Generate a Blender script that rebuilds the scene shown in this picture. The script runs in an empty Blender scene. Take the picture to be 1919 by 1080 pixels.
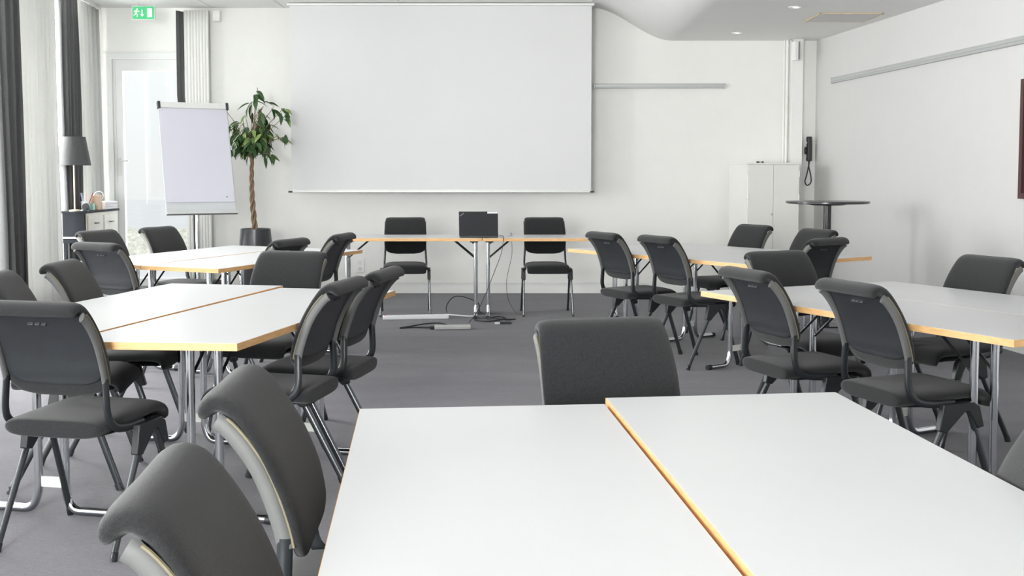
import bpy, bmesh, math, random
from mathutils import Vector, Matrix
sc = bpy.context.scene
C = sc.collection
PI = math.pi
R = math.radians

# ------------------------------------------------------------------ camera, sky, light, exposure
cam_d = bpy.data.cameras.new('camera')
cam = bpy.data.objects.new('camera', cam_d)
C.objects.link(cam)
cam.location = (0, 0, 1.30)
cam.rotation_euler = (PI/2 - 0.06, 0, 0)
cam_d.sensor_width = 36.0
cam_d.lens = 36.0*2050/1919
cam_d.shift_y = -0.0474
cam_d.clip_start = 0.05
sc.camera = cam

w = bpy.data.worlds.new('sky')
sc.world = w
w.use_nodes = True
wn, wl = w.node_tree.nodes, w.node_tree.links
wn.clear()
wo = wn.new('ShaderNodeOutputWorld'); bg = wn.new('ShaderNodeBackground')
tc = wn.new('ShaderNodeTexCoord'); sx = wn.new('ShaderNodeSeparateXYZ'); rp = wn.new('ShaderNodeValToRGB')
rp.color_ramp.elements[0].position = 0.45; rp.color_ramp.elements[0].color = (0.80, 0.81, 0.80, 1)
rp.color_ramp.elements[1].position = 0.56; rp.color_ramp.elements[1].color = (0.97, 0.98, 1.0, 1)
mp = wn.new('ShaderNodeMapRange'); mp.inputs[1].default_value = -1
wl.new(tc.outputs['Generated'], sx.inputs[0]); wl.new(sx.outputs['Z'], mp.inputs[0])
wl.new(mp.outputs[0], rp.inputs[0]); wl.new(rp.outputs[0], bg.inputs[0]); wl.new(bg.outputs[0], wo.inputs[0])
bg.inputs[1].default_value = 1.1

def window_light(name, loc, rot, sx_, sy_, power, col=(0.97, 0.985, 1.0)):
    l = bpy.data.lights.new(name, 'AREA'); l.shape = 'RECTANGLE'; l.size = sx_; l.size_y = sy_
    l.energy = power; l.color = col
    o = bpy.data.objects.new(name, l); C.objects.link(o); o.location = loc; o.rotation_euler = rot
    return o
# daylight pouring in through the window wall on the left (placed outside the glass) and an added light behind the camera that lifts the front wall
window_light('daylight_side', (-5.0, 2.3, 1.6), (0, R(-90), R(-6)), 2.8, 9.0, 330, (1.0, 0.985, 0.975))
window_light('daylight_side_front', (-5.15, 9.2, 1.5), (0, R(-90), R(-6)), 2.6, 4.4, 1080, (1.0, 0.985, 0.975))
window_light('added_back_light', (-2.6, -3.6, 1.65), (R(90), 0, 0), 3.2, 2.1, 1120, (1.0, 0.985, 0.975))
window_light('daylight_door', (-3.9, 12.6, 1.6), (R(-90), 0, 0), 1.4, 2.2, 60)

sc.view_settings.view_transform = 'Standard'
sc.view_settings.look = 'None'
sc.view_settings.exposure = -0.02
sc.view_settings.gamma = 1.0
sc.view_settings.use_curve_mapping = False
sc.cycles.use_denoising = True
sc.cycles.max_bounces = 8
sc.cycles.diffuse_bounces = 5
sc.cycles.glossy_bounces = 3
sc.cycles.transmission_bounces = 4
sc.cycles.transparent_max_bounces = 16
sc.cycles.caustics_reflective = False
sc.cycles.caustics_refractive = False

# ------------------------------------------------------------------ materials
MATS = {}
def mat(name, col, rough=0.5, metal=0.0, spec=0.5, noise=None, bump=None, emit=None, wood=False, sheen=0, alpha=None):
    """noise=(scale, amount, (stretch)) small colour variation; bump=(scale, strength)"""
    if name in MATS: return MATS[name]
    m = bpy.data.materials.new(name); m.use_nodes = True
    N, L = m.node_tree.nodes, m.node_tree.links
    b = N['Principled BSDF']
    b.inputs['Base Color'].default_value = (*col, 1)
    b.inputs['Roughness'].default_value = rough
    b.inputs['Metallic'].default_value = metal
    b.inputs['Specular IOR Level'].default_value = spec
    if sheen:
        b.inputs['Sheen Weight'].default_value = sheen; b.inputs['Sheen Roughness'].default_value = 0.5
    if noise or bump:
        co = N.new('ShaderNodeTexCoord'); mpp = N.new('ShaderNodeMapping')
        L.new(co.outputs['Object'], mpp.inputs[0])
    if noise:
        if len(noise) > 2: mpp.inputs['Scale'].default_value = noise[2]
        n = N.new('ShaderNodeTexNoise'); n.inputs['Scale'].default_value = noise[0]; n.inputs['Detail'].default_value = 5
        n.inputs['Roughness'].default_value = 0.65
        L.new(mpp.outputs[0], n.inputs['Vector'])
        r = N.new('ShaderNodeValToRGB'); a = noise[1]
        r.color_ramp.elements[0].position = 0.3; r.color_ramp.elements[1].position = 0.7
        r.color_ramp.elements[0].color = (*[max(0, c*(1-a)) for c in col], 1)
        r.color_ramp.elements[1].color = (*[min(1, c*(1+a)) for c in col], 1)
        L.new(n.outputs[0], r.inputs[0]); L.new(r.outputs[0], b.inputs['Base Color'])
    if bump:
        n2 = N.new('ShaderNodeTexNoise'); n2.inputs['Scale'].default_value = bump[0]; n2.inputs['Detail'].default_value = 3
        L.new(co.outputs['Object'], n2.inputs['Vector'])
        bp = N.new('ShaderNodeBump'); bp.inputs['Strength'].default_value = bump[1]; bp.inputs['Distance'].default_value = 0.003
        L.new(n2.outputs[0], bp.inputs['Height']); L.new(bp.outputs[0], b.inputs['Normal'])
    if emit:
        b.inputs['Emission Color'].default_value = (*emit[0], 1); b.inputs['Emission Strength'].default_value = emit[1]
    MATS[name] = m
    return m

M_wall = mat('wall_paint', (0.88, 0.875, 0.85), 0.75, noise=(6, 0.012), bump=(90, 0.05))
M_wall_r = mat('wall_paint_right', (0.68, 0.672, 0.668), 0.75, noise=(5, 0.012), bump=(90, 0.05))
M_ceil = mat('ceiling_paint', (0.84, 0.835, 0.82), 0.8, noise=(4, 0.01), bump=(60, 0.04))
M_trim = mat('white_gloss_paint', (0.87, 0.87, 0.85), 0.4, noise=(12, 0.01))
M_frame = mat('window_frame_paint', (0.80, 0.81, 0.80), 0.45, noise=(12, 0.01))
M_fabric = mat('charcoal_wool', (0.019, 0.0195, 0.021), 0.92, spec=0.2, noise=(160, 0.30), bump=(700, 0.5), sheen=0.2)
M_shell = mat('grey_shell_plastic', (0.024, 0.0265, 0.030), 0.40, noise=(14, 0.10), bump=(500, 0.15))
M_rail = mat('rail_grey_plastic', (0.118, 0.12, 0.119), 0.55, noise=(20, 0.05))
M_ply = mat('tan_piping', (0.17, 0.148, 0.095), 0.6, noise=(40, 0.1))
M_black = mat('black_plastic', (0.018, 0.020, 0.022), 0.42, noise=(30, 0.1))
M_leg = mat('dark_chrome', (0.13, 0.138, 0.145), 0.25, metal=0.9, noise=(20, 0.05))
M_legblk = mat('black_lacquer_steel', (0.02, 0.023, 0.026), 0.28, noise=(20, 0.05))
M_chrome = mat('chrome', (0.74, 0.76, 0.79), 0.14, metal=1.0, noise=(15, 0.03))
M_badge = mat('badge_grey', (0.05, 0.052, 0.054), 0.5, noise=(60, 0.3))
M_lam = mat('white_laminate', (0.65, 0.656, 0.668), 0.34, spec=0.5, noise=(3, 0.015), bump=(220, 0.02))
M_edge = mat('beech_edge', (0.72, 0.43, 0.19), 0.5, noise=(22, 0.16, (1, 1, 6)))
M_under = mat('table_underside', (0.42, 0.38, 0.32), 0.7, noise=(20, 0.1))
M_plate = mat('white_steel_plate', (0.75, 0.77, 0.72), 0.4, noise=(30, 0.03))
M_screen = mat('projection_screen', (0.74, 0.74, 0.75), 0.85, noise=(3, 0.008))
M_alu = mat('brushed_aluminium', (0.60, 0.61, 0.60), 0.38, metal=0.55, noise=(40, 0.05, (1, 8, 8)))
M_alu_w = mat('white_aluminium', (0.68, 0.69, 0.67), 0.42, metal=0.15, noise=(40, 0.03))
M_darkplastic = mat('dark_grey_plastic', (0.03, 0.03, 0.033), 0.5, noise=(30, 0.1))
M_laptop = mat('laptop_black', (0.012, 0.013, 0.016), 0.45, noise=(50, 0.1))
M_leaf = mat('leaf_green', (0.042, 0.105, 0.030), 0.38, noise=(9, 0.45))
M_leaf2 = mat('leaf_green_light', (0.20, 0.30, 0.08), 0.4, noise=(9, 0.35))
M_bark = mat('bark_brown', (0.30, 0.20, 0.13), 0.8, noise=(25, 0.4, (1, 1, 0.3)), bump=(60, 0.6))
M_pot = mat('graphite_planter', (0.06, 0.063, 0.068), 0.28, metal=0.35, noise=(6, 0.1))
M_soil = mat('soil', (0.05, 0.035, 0.025), 0.95, noise=(60, 0.5), bump=(120, 1))
M_cab = mat('cabinet_white', (0.83, 0.825, 0.79), 0.5, noise=(5, 0.01))
M_paper = mat('paper_white', (0.83, 0.83, 0.86), 0.7, noise=(8, 0.01))
M_pad = mat('flipchart_paper', (0.575, 0.575, 0.645), 0.7, noise=(5, 0.01))
M_greyplate = mat('flipchart_grey', (0.52, 0.54, 0.56), 0.5, noise=(8, 0.02))
M_shade = mat('lampshade_grey', (0.085, 0.085, 0.088), 0.85, noise=(90, 0.15), bump=(300, 0.3))
M_brass = mat('pale_lamp_metal', (0.72, 0.62, 0.50), 0.35, metal=0.4, noise=(20, 0.05))
M_console = mat('console_black', (0.012, 0.014, 0.018), 0.7, 0.0, 0.12, noise=(20, 0.1))
M_consolew = mat('console_ivory', (0.62, 0.59, 0.52), 0.5, noise=(16, 0.04))
M_red = mat('red_plastic', (0.45, 0.04, 0.05), 0.5, noise=(20, 0.1))
M_teal = mat('mint_plastic', (0.40, 0.75, 0.66), 0.5, noise=(20, 0.05))
M_peach = mat('peach_card', (0.80, 0.58, 0.42), 0.7, noise=(20, 0.08))
M_blue = mat('pale_blue_plastic', (0.45, 0.52, 0.72), 0.5, noise=(20, 0.05))
M_curt = mat('grey_curtain', (0.115, 0.115, 0.118), 0.9, noise=(70, 0.12), bump=(260, 0.2))
M_hedge = mat('pale_hedge', (0.78, 0.77, 0.68), 0.9, noise=(14, 0.3), bump=(30, 1))
M_snow = mat('snowy_ground', (0.80, 0.81, 0.82), 0.9, noise=(1.5, 0.05))
M_green = mat('sign_green', (0.05, 0.42, 0.17), 0.5, noise=(10, 0.05), emit=((0.05, 0.75, 0.26), 0.12))
M_sign = mat('sign_white', (0.85, 0.9, 0.8), 0.5, noise=(10, 0.02), emit=((0.9, 1.0, 0.8), 0.2))
M_lampglow = mat('downlight_glow', (0.9, 0.9, 0.9), 0.5, noise=(10, 0.01), emit=((1.0, 0.97, 0.92), 2.5))
M_tan = mat('tan_grille', (0.62, 0.50, 0.32), 0.6, noise=(30, 0.15))
M_frame_red = mat('dark_red_frame', (0.08, 0.028, 0.03), 0.45, noise=(20, 0.15))
M_hightop = mat('high_table_black', (0.03, 0.032, 0.036), 0.22, noise=(10, 0.1))
M_screenglass = mat('picture_dark', (0.05, 0.03, 0.032), 0.3, noise=(3, 0.3))

def carpet_mat():
    m = bpy.data.materials.new('carpet_blue_grey'); m.use_nodes = True
    N, L = m.node_tree.nodes, m.node_tree.links; b = N['Principled BSDF']
    co = N.new('ShaderNodeTexCoord')
    big = N.new('ShaderNodeTexNoise'); big.inputs['Scale'].default_value = 1.6; big.inputs['Detail'].default_value = 6; big.inputs['Roughness'].default_value = 0.7
    mp2 = N.new('ShaderNodeMapping'); mp2.inputs['Scale'].default_value = (0.7, 2.2, 1)
    mp_ = N.new('ShaderNodeMapping'); mp_.inputs['Scale'].default_value = (9, 34, 1)
    fine = N.new('ShaderNodeTexNoise'); fine.inputs['Scale'].default_value = 3.5; fine.inputs['Detail'].default_value = 8; fine.inputs['Roughness'].default_value = 0.8
    L.new(co.outputs['Object'], mp2.inputs[0]); L.new(mp2.outputs[0], big.inputs['Vector']); L.new(co.outputs['Object'], mp_.inputs[0]); L.new(mp_.outputs[0], fine.inputs['Vector'])
    r1 = N.new('ShaderNodeValToRGB')
    r1.color_ramp.elements[0].position = 0.32; r1.color_ramp.elements[1].position = 0.7
    r1.color_ramp.elements[0].color = (0.058, 0.055, 0.069, 1); r1.color_ramp.elements[1].color = (0.132, 0.125, 0.154, 1)
    L.new(fine.outputs[0], r1.inputs[0])
    mx = N.new('ShaderNodeMixRGB'); mx.blend_type = 'MULTIPLY'; mx.inputs[0].default_value = 1
    r2 = N.new('ShaderNodeValToRGB'); r2.color_ramp.elements[0].position = 0.35; r2.color_ramp.elements[1].position = 0.68; r2.color_ramp.elements[0].color = (0.80, 0.80, 0.82, 1); r2.color_ramp.elements[1].color = (1.12, 1.11, 1.09, 1)
    L.new(big.outputs[0], r2.inputs[0]); L.new(r1.outputs[0], mx.inputs[1]); L.new(r2.outputs[0], mx.inputs[2])
    L.new(mx.outputs[0], b.inputs['Base Color'])
    b.inputs['Roughness'].default_value = 0.97; b.inputs['Specular IOR Level'].default_value = 0.15
    b.inputs['Sheen Weight'].default_value = 0.25; b.inputs['Sheen Roughness'].default_value = 0.5
    f2 = N.new('ShaderNodeTexNoise'); f2.inputs['Scale'].default_value = 260; f2.inputs['Detail'].default_value = 2
    L.new(co.outputs['Object'], f2.inputs['Vector'])
    bp = N.new('ShaderNodeBump'); bp.inputs['Strength'].default_value = 0.6; bp.inputs['Distance'].default_value = 0.004
    L.new(f2.outputs[0], bp.inputs['Height']); L.new(bp.outputs[0], b.inputs['Normal'])
    return m
M_carpet = carpet_mat()

def glass_mat():
    m = bpy.data.materials.new('window_glass'); m.use_nodes = True
    N, L = m.node_tree.nodes, m.node_tree.links; N.clear()
    o = N.new('ShaderNodeOutputMaterial'); t = N.new('ShaderNodeBsdfTransparent'); g = N.new('ShaderNodeBsdfGlossy')
    g.inputs['Roughness'].default_value = 0.02; t.inputs[0].default_value = (0.97, 0.985, 0.98, 1)
    f = N.new('ShaderNodeFresnel'); f.inputs['IOR'].default_value = 1.45; x = N.new('ShaderNodeMixShader')
    ge = N.new('ShaderNodeNewGeometry'); k1 = N.new('ShaderNodeMath'); k1.operation = 'SUBTRACT'; k1.inputs[0].default_value = 1.0; L.new(ge.outputs['Backfacing'], k1.inputs[1])
    k2 = N.new('ShaderNodeMath'); k2.operation = 'MULTIPLY'; L.new(f.outputs[0], k2.inputs[0]); L.new(k1.outputs[0], k2.inputs[1]); L.new(k2.outputs[0], x.inputs[0]); L.new(t.outputs[0], x.inputs[1]); L.new(g.outputs[0], x.inputs[2]); L.new(x.outputs[0], o.inputs[0])
    return m
M_glass = glass_mat()
def sheer_mat():
    m = bpy.data.materials.new('sheer_white_cloth'); m.use_nodes = True
    N, L = m.node_tree.nodes, m.node_tree.links; N.clear()
    o = N.new('ShaderNodeOutputMaterial'); d = N.new('ShaderNodeBsdfDiffuse'); t = N.new('ShaderNodeBsdfTranslucent'); p = N.new('ShaderNodeBsdfTransparent')
    co = N.new('ShaderNodeTexCoord'); n = N.new('ShaderNodeTexNoise'); n.inputs['Scale'].default_value = 90
    r = N.new('ShaderNodeValToRGB'); r.color_ramp.elements[0].color = (0.66, 0.66, 0.645, 1); r.color_ramp.elements[1].color = (0.73, 0.73, 0.715, 1)
    L.new(co.outputs['Object'], n.inputs['Vector']); L.new(n.outputs[0], r.inputs[0]); L.new(r.outputs[0], d.inputs[0]); L.new(r.outputs[0], t.inputs[0])
    a = N.new('ShaderNodeMixShader'); a.inputs[0].default_value = 0.13; b = N.new('ShaderNodeMixShader'); b.inputs[0].default_value = 0.06
    L.new(d.outputs[0], a.inputs[1]); L.new(t.outputs[0], a.inputs[2]); L.new(a.outputs[0], b.inputs[1]); L.new(p.outputs[0], b.inputs[2]); L.new(b.outputs[0], o.inputs[0])
    return m
M_sheer = sheer_mat()

M_alu_rail = mat('rail_aluminium', (0.50, 0.51, 0.51), 0.45, metal=0.25, noise=(40, 0.04))
M_cloth = mat('white_curtain_cloth', (0.86, 0.86, 0.84), 0.9, noise=(80, 0.03))
# ------------------------------------------------------------------ mesh helpers
def box(bm, a, b, M=None):
    v = [bm.verts.new((x, y, z)) for x in (a[0], b[0]) for y in (a[1], b[1]) for z in (a[2], b[2])]
    for f in ((0,1,3,2),(4,6,7,5),(0,4,5,1),(2,3,7,6),(0,2,6,4),(1,5,7,3)):
        bm.faces.new([v[i] for i in f])
    if M is not None:
        for q in v: q.co = M @ q.co
    return v

def prism(bm, poly, z0, z1, M=None):
    lo = [bm.verts.new((p[0], p[1], z0)) for p in poly]; hi = [bm.verts.new((p[0], p[1], z1)) for p in poly]
    n = len(poly)
    bm.faces.new(lo[::-1]); bm.faces.new(hi)
    for i in range(n): bm.faces.new([lo[i], lo[(i+1)%n], hi[(i+1)%n], hi[i]])
    if M is not None:
        for q in lo+hi: q.co = M @ q.co

def fillet(pts, rad, n=5):
    P = [Vector(p) for p in pts]; out = [P[0]]
    for i in range(1, len(P)-1):
        a, b = P[i-1]-P[i], P[i+1]-P[i]
        r = min(rad, a.length*0.48, b.length*0.48)
        s, e = P[i]+a.normalized()*r, P[i]+b.normalized()*r
        for k in range(n+1):
            t = k/n; out.append(s*(1-t)**2 + P[i]*2*t*(1-t) + e*t*t)
    out.append(P[-1]); return out

def tube(bm, pts, r, seg=10, ry=None, up=None, caps=True):
    P = [Vector(p) for p in pts]; ry = ry or r; rings = []
    nrm = None
    for i, p in enumerate(P):
        t = (P[min(i+1, len(P)-1)] - P[max(i-1, 0)]).normalized()
        if nrm is None:
            u = Vector(up) if up else (Vector((0, 0, 1)) if abs(t.z) < 0.9 else Vector((0, 1, 0)))
            nrm = (u - t*u.dot(t)).normalized()
        else:
            if up: u = Vector(up); nrm = (u - t*u.dot(t)).normalized()
            else: nrm = (nrm - t*nrm.dot(t)).normalized()
        bi = t.cross(nrm)
        rr = r[i] if isinstance(r, (list, tuple)) else r
        rb = rr if isinstance(r, (list, tuple)) else ry
        rings.append([bm.verts.new(p + nrm*rr*math.cos(2*PI*k/seg) + bi*rb*math.sin(2*PI*k/seg)) for k in range(seg)])
    for a, b in zip(rings, rings[1:]):
        for k in range(seg): bm.faces.new([a[k], a[(k+1)%seg], b[(k+1)%seg], b[k]])
    if caps:
        bm.faces.new(rings[0][::-1]); bm.faces.new(rings[-1])

def lathe(bm, prof, seg=24, M=None, cap=True):
    rings = []
    for r, z in prof:
        rings.append([bm.verts.new((max(r, 1e-4)*math.cos(2*PI*k/seg), max(r, 1e-4)*math.sin(2*PI*k/seg), z)) for k in range(seg)])
    for a, b in zip(rings, rings[1:]):
        for k in range(seg): bm.faces.new([a[k], a[(k+1)%seg], b[(k+1)%seg], b[k]])
    if cap: bm.faces.new(rings[0][::-1]); bm.faces.new(rings[-1])
    if M is not None:
        for g in rings:
            for q in g: q.co = M @ q.co

def sweep(bm, cen, W, T, nseg=24, e=4.0, bow=0.0, cx=None):
    """cen: (y,z) centreline; W half widths along x; T half thicknesses along the normal; superellipse section."""
    rings = []
    for i, (y, z) in enumerate(cen):
        y0, z0 = cen[max(i-1, 0)]; y1, z1 = cen[min(i+1, len(cen)-1)]
        ty, tz = y1-y0, z1-z0; l = math.hypot(ty, tz) or 1; ty /= l; tz /= l
        ny, nz = tz, -ty
        g = []
        for k in range(nseg):
            a = 2*PI*k/nseg; c, s = math.cos(a), math.sin(a)
            x = W[i]*math.copysign(abs(c)**(2/e), c); n = T[i]*math.copysign(abs(s)**(2/2.4), s)
            n += bow*(x/0.2)**2
            g.append(bm.verts.new(((cx or 0)+x, y+ny*n, z+nz*n)))
        rings.append(g)
    for a, b in zip(rings, rings[1:]):
        for k in range(nseg): bm.faces.new([a[k], a[(k+1)%nseg], b[(k+1)%nseg], b[k]])
    bm.faces.new(rings[0][::-1]); bm.faces.new(rings[-1])

def smooth_path(P, n=4):
    """Catmull-Rom resampling of a list of tuples"""
    out = []; m = len(P)
    for i in range(m-1):
        p0, p1, p2, p3 = P[max(i-1,0)], P[i], P[i+1], P[min(i+2,m-1)]
        for k in range(n):
            t = k/n
            out.append(tuple(0.5*((2*b)+(-a+c)*t+(2*a-5*b+4*c-d)*t*t+(-a+3*b-3*c+d)*t**3) for a,b,c,d in zip(p0,p1,p2,p3)))
    out.append(tuple(P[-1])); return out

def obj(name, bm, m, parent=None, smooth=True, bevel=None, loc=None):
    bmesh.ops.recalc_face_normals(bm, faces=bm.faces)
    me = bpy.data.meshes.new(name); bm.to_mesh(me); bm.free()
    for mm in (m if isinstance(m, (list, tuple)) else [m]): me.materials.append(mm)
    o = bpy.data.objects.new(name, me); C.objects.link(o)
    if parent is not None: o.parent = parent
    if loc is not None: o.location = loc
    if smooth:
        for p in me.polygons: p.use_smooth = True
        try: me.set_sharp_from_angle(angle=R(38))
        except Exception: pass
    if bevel:
        b = o.modifiers.new('bevel', 'BEVEL'); b.width = bevel; b.segments = 2; b.limit_method = 'ANGLE'; b.angle_limit = R(40)
    return o

def tag(o, label, cat=None, group=None):
    o['label'] = label
    if cat: o['category'] = cat
    if group: o['group'] = group
    return o

def thing(name, label, cat, loc=(0, 0, 0), rz=0, group=None):
    o = bpy.data.objects.new(name, None); C.objects.link(o); o.empty_display_size = 0.1
    o.location = loc; o.rotation_euler = (0, 0, rz)
    return tag(o, label, cat, group)

def struct(name, bm, m, **k):
    o = obj(name, bm, m, **k)
    if o.parent is None: o['kind'] = 'structure'
    return o

def copy_tree(o, parent=None):
    c = o.copy(); C.objects.link(c)
    if parent is not None: c.parent = parent
    for ch in o.children: copy_tree(ch, c)
    return c
def nb(): return bmesh.new()

# ------------------------------------------------------------------ the room
FW = 11.88                       # plane of the front wall
def rwx(y): return 3.28 + 0.104*(FW - y)        # right wall
def lwx(y): return -4.60 - 0.0 + 0.105*(FW - y)     # window wall (inner face)
Y0 = -3.2
b = nb(); prism(b, [(-6.0, Y0-0.2), (6.0, Y0-0.2), (6.0, FW+0.25), (-6.0, FW+0.25)], -0.12, 0.0)
struct('floor', b, M_carpet, smooth=False)

# ceiling: flat on the left, an S-shaped step down to a lower ceiling on the right
b = nb()
prof = [(-5.2, 3.08), (0.86, 3.08)]
for k in range(1, 17):
    t = k/16; s = t*t*(3-2*t); prof.append((0.86+0.86*t, 3.08-0.35*s))
prof += [(5.2, 2.73)]
def ceil_z(x):
    for (a, za), (c, zc) in zip(prof, prof[1:]):
        if a <= x <= c: return za + (zc-za)*(x-a)/(c-a)
    return 3.08
ys = (Y0-0.1, FW+0.1)
lo = [[b.verts.new((x, y, z)) for x, z in prof] for y in ys]
hi = [[b.verts.new((x, y, 3.3)) for x, z in prof] for y in ys]
for i in range(len(prof)-1):
    b.faces.new([lo[0][i], lo[0][i+1], lo[1][i+1], lo[1][i]])
    b.faces.new([hi[0][i], hi[1][i], hi[1][i+1], hi[0][i+1]])
    b.faces.new([lo[0][i], hi[0][i], hi[0][i+1], lo[0][i+1]]); b.faces.new([lo[1][i], lo[1][i+1], hi[1][i+1], hi[1][i]])
b.faces.new([lo[0][0], lo[1][0], hi[1][0], hi[0][0]]); b.faces.new([lo[0][-1], hi[0][-1], hi[1][-1], lo[1][-1]])
ceiling = struct('ceiling', b, M_ceil)
# seams between the boards of the higher ceiling
for i, x in enumerate((-3.9, -3.22, -2.45)):
    b = nb(); box(b, (x-0.006, Y0, 3.074), (x+0.006, FW-0.02, 3.081)); obj('ceiling_seam', b, M_frame, ceiling, smooth=False)

# front wall, with the opening of the garden door on the left
DX0, DX1, DZ = -4.37, -3.32, 2.60
b = nb()
box(b, (-4.95, FW, 0), (DX0, FW+0.22, 3.2)); box(b, (DX0, FW, DZ), (DX1, FW+0.22, 3.2)); box(b, (DX1, FW, 0), (3.55, FW+0.22, 3.2))
struct('wall_front', b, M_wall, smooth=False)
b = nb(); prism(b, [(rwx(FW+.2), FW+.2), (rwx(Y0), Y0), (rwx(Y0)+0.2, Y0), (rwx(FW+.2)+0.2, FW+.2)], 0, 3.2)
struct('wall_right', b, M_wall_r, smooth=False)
# window wall: pillars, parapet and lintel
def lbox(bm, y0, y1, z0, z1, d0=-0.22, d1=0.0):
    prism(bm, [(lwx(y0)+d0, y0), (lwx(y0)+d1, y0), (lwx(y1)+d1, y1), (lwx(y1)+d0, y1)], z0, z1)
b = nb(); lbox(b, Y0, FW+0.2, 2.95, 3.2); lbox(b, Y0, FW+0.2, 0, 0.12)
WINS = [(-2.9, -1.2), (-1.0, 0.7), (0.9, 2.6), (2.8, 4.5), (4.7, 6.4), (6.6, 8.3), (8.45, 9.9), (10.05, 11.3)]
edges = [Y0] + [v for wv in WINS for v in wv] + [FW+0.2]
for i in range(0, len(edges), 2): lbox(b, edges[i], edges[i+1], 0.12, 2.95)
struct('wall_left', b, M_wall, smooth=False)
for n, (y0, y1) in enumerate(WINS, 1):
    b = nb()
    for (a, c, z0, z1) in ((y0, y0+.06, .12, 2.95), (y1-.06, y1, .12, 2.95), (y0+.06, y1-.06, .12, .19), (y0+.06, y1-.06, 2.88, 2.95)):
        lbox(b, a, c, z0, z1, -0.15, -0.08)
    f = struct('window_%d' % n, b, M_frame, smooth=False)
    for z in (1.98, 2.48):
        b = nb(); lbox(b, y0+.06, y1-.06, z-.025, z+.025, -0.145, -0.085); obj('glazing_bar', b, M_frame, f, smooth=False)
    b = nb(); ym = (y0+y1)/2; lbox(b, ym-.025, ym+.025, .19, 2.88, -0.14, -0.09); obj('glazing_bar', b, M_frame, f, smooth=False)
    for (a, c) in ((y0+.06, ym-.025), (ym+.025, y1-.06)):
        for z0, z1 in ((.19, 1.955), (2.005, 2.455), (2.505, 2.88)):
            b = nb(); lbox(b, a, c, z0, z1, -0.118, -0.112); obj('pane', b, M_glass, f, smooth=False)
# wall behind the camera, with an unseen window added to let light in from behind left
b = nb()
box(b, (-4.6, Y0-0.2, 0), (5.2, Y0, 0.5)); box(b, (-4.6, Y0-0.2, 2.75), (5.2, Y0, 3.2)); box(b, (-4.6, Y0-0.2, 0.5), (-4.2, Y0, 2.75)); box(b, (-1.0, Y0-0.2, 0.5), (5.2, Y0, 2.75))
struct('wall_back', b, M_wall, smooth=False)
b = nb()
for x in (-4.2, -3.15, -2.1, -1.07): box(b, (x, Y0-0.14, 0.5), (x+0.07, Y0-0.07, 2.75))
box(b, (-4.2, Y0-0.14, 0.5), (-1.0, Y0-0.07, 0.57)); box(b, (-4.2, Y0-0.14, 2.68), (-1.0, Y0-0.07, 2.75))
f = struct('window_9', b, M_frame, smooth=False)
for x0, x1 in ((-4.13, -3.15), (-3.08, -2.1), (-2.03, -1.07)):
    b = nb(); box(b, (x0, Y0-0.108, 0.57), (x1, Y0-0.102, 2.68)); obj('pane', b, M_glass, f, smooth=False)

# baseboards
b = nb(); box(b, (DX1, FW-0.014, 0), (2.96, FW, 0.11)); box(b, (DX1, FW-0.020, 0.096), (2.96, FW, 0.11)); struct('baseboard_front', b, M_trim, smooth=False)
b = nb(); prism(b, [(rwx(FW)-0.014, FW), (rwx(Y0)-0.014, Y0), (rwx(Y0), Y0), (rwx(FW), FW)], 0, 0.11); struct('baseboard_right', b, M_trim, smooth=False)
# boxed-in column and heating pipe in the right corner
b = nb(); box(b, (2.985, FW-0.13, 0), (3.105, FW, 2.75)); struct('trim_1', b, M_trim, smooth=False)
b = nb(); tube(b, [(2.955, FW-0.04, 0), (2.955, FW-0.04, 2.74)], 0.014, 10); tube(b, [(2.925, FW-0.04, 0), (2.925, FW-0.04, 2.74)], 0.009, 8); struct('trim_2', b, M_trim)

# garden door in the front wall
b = nb()
box(b, (DX0, FW-0.015, 0), (DX0+0.06, FW+0.12, DZ)); box(b, (DX1-0.06, FW-0.015, 0), (DX1, FW+0.12, DZ)); box(b, (DX0+0.06, FW-0.015, DZ-0.07), (DX1-0.06, FW+0.12, DZ))
box(b, (DX0-0.03, FW-0.03, DZ), (DX1+0.03, FW+0.01, DZ+0.02))
d = struct('door_1', b, M_frame, smooth=False)
b = nb(); x0, x1 = DX0+0.06, DX1-0.06
for (a, c, z0, z1) in ((x0, x0+.10, .02, DZ-.07), (x1-.10, x1, .02, DZ-.07), (x0+.10, x1-.10, .02, .16), (x0+.10, x1-.10, DZ-.19, DZ-.07)):
    box(b, (a, FW+0.02, z0), (c, FW+0.075, z1))
box(b, (x0+0.02, FW+0.010, 0.03), (x0+0.028, FW+0.02, DZ-0.09))
leaf = obj('door_leaf', b, M_frame, d, smooth=False)
b = nb(); box(b, (x0+.10, FW+0.045, .16), (x1-.10, FW+0.05, DZ-.19)); obj('pane', b, M_glass, d, smooth=False)
b = nb(); hx, hz = x0+0.05, 1.44
box(b, (hx-.018, FW+0.008, hz-.16), (hx+.018, FW+0.02, hz+.03)); tube(b, fillet([(hx, FW+.01, hz), (hx, FW-.045, hz), (hx+.12, FW-.045, hz)], .02), 0.009, 8)
obj('door_handle', b, M_alu_w, d)
# garden outside
b = nb(); box(b, (-40, FW+0.25, -0.32), (40, 60, -0.12)); box(b, (-60, Y0-40, -0.32), (-6.01, FW+0.25, -0.12)); struct('ground_outside', b, M_snow, smooth=False)
random.seed(4)
b = nb()
bmesh.ops.create_icosphere(b, subdivisions=4, radius=1.0)
for v in b.verts:
    n = v.co.normalized(); k = 1+0.18*math.sin(9*n.x+3)*math.sin(7*n.y)+0.12*random.random()
    v.co = Vector((n.x*3.0*k, n.y*0.8*k, max(n.z*0.38*k, -0.1)))
o = obj('garden_hedge', b, M_hedge, loc=(-6.3, 18.5, -0.05)); tag(o, 'pale low garden hedge outside the glass door', 'hedge')

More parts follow.
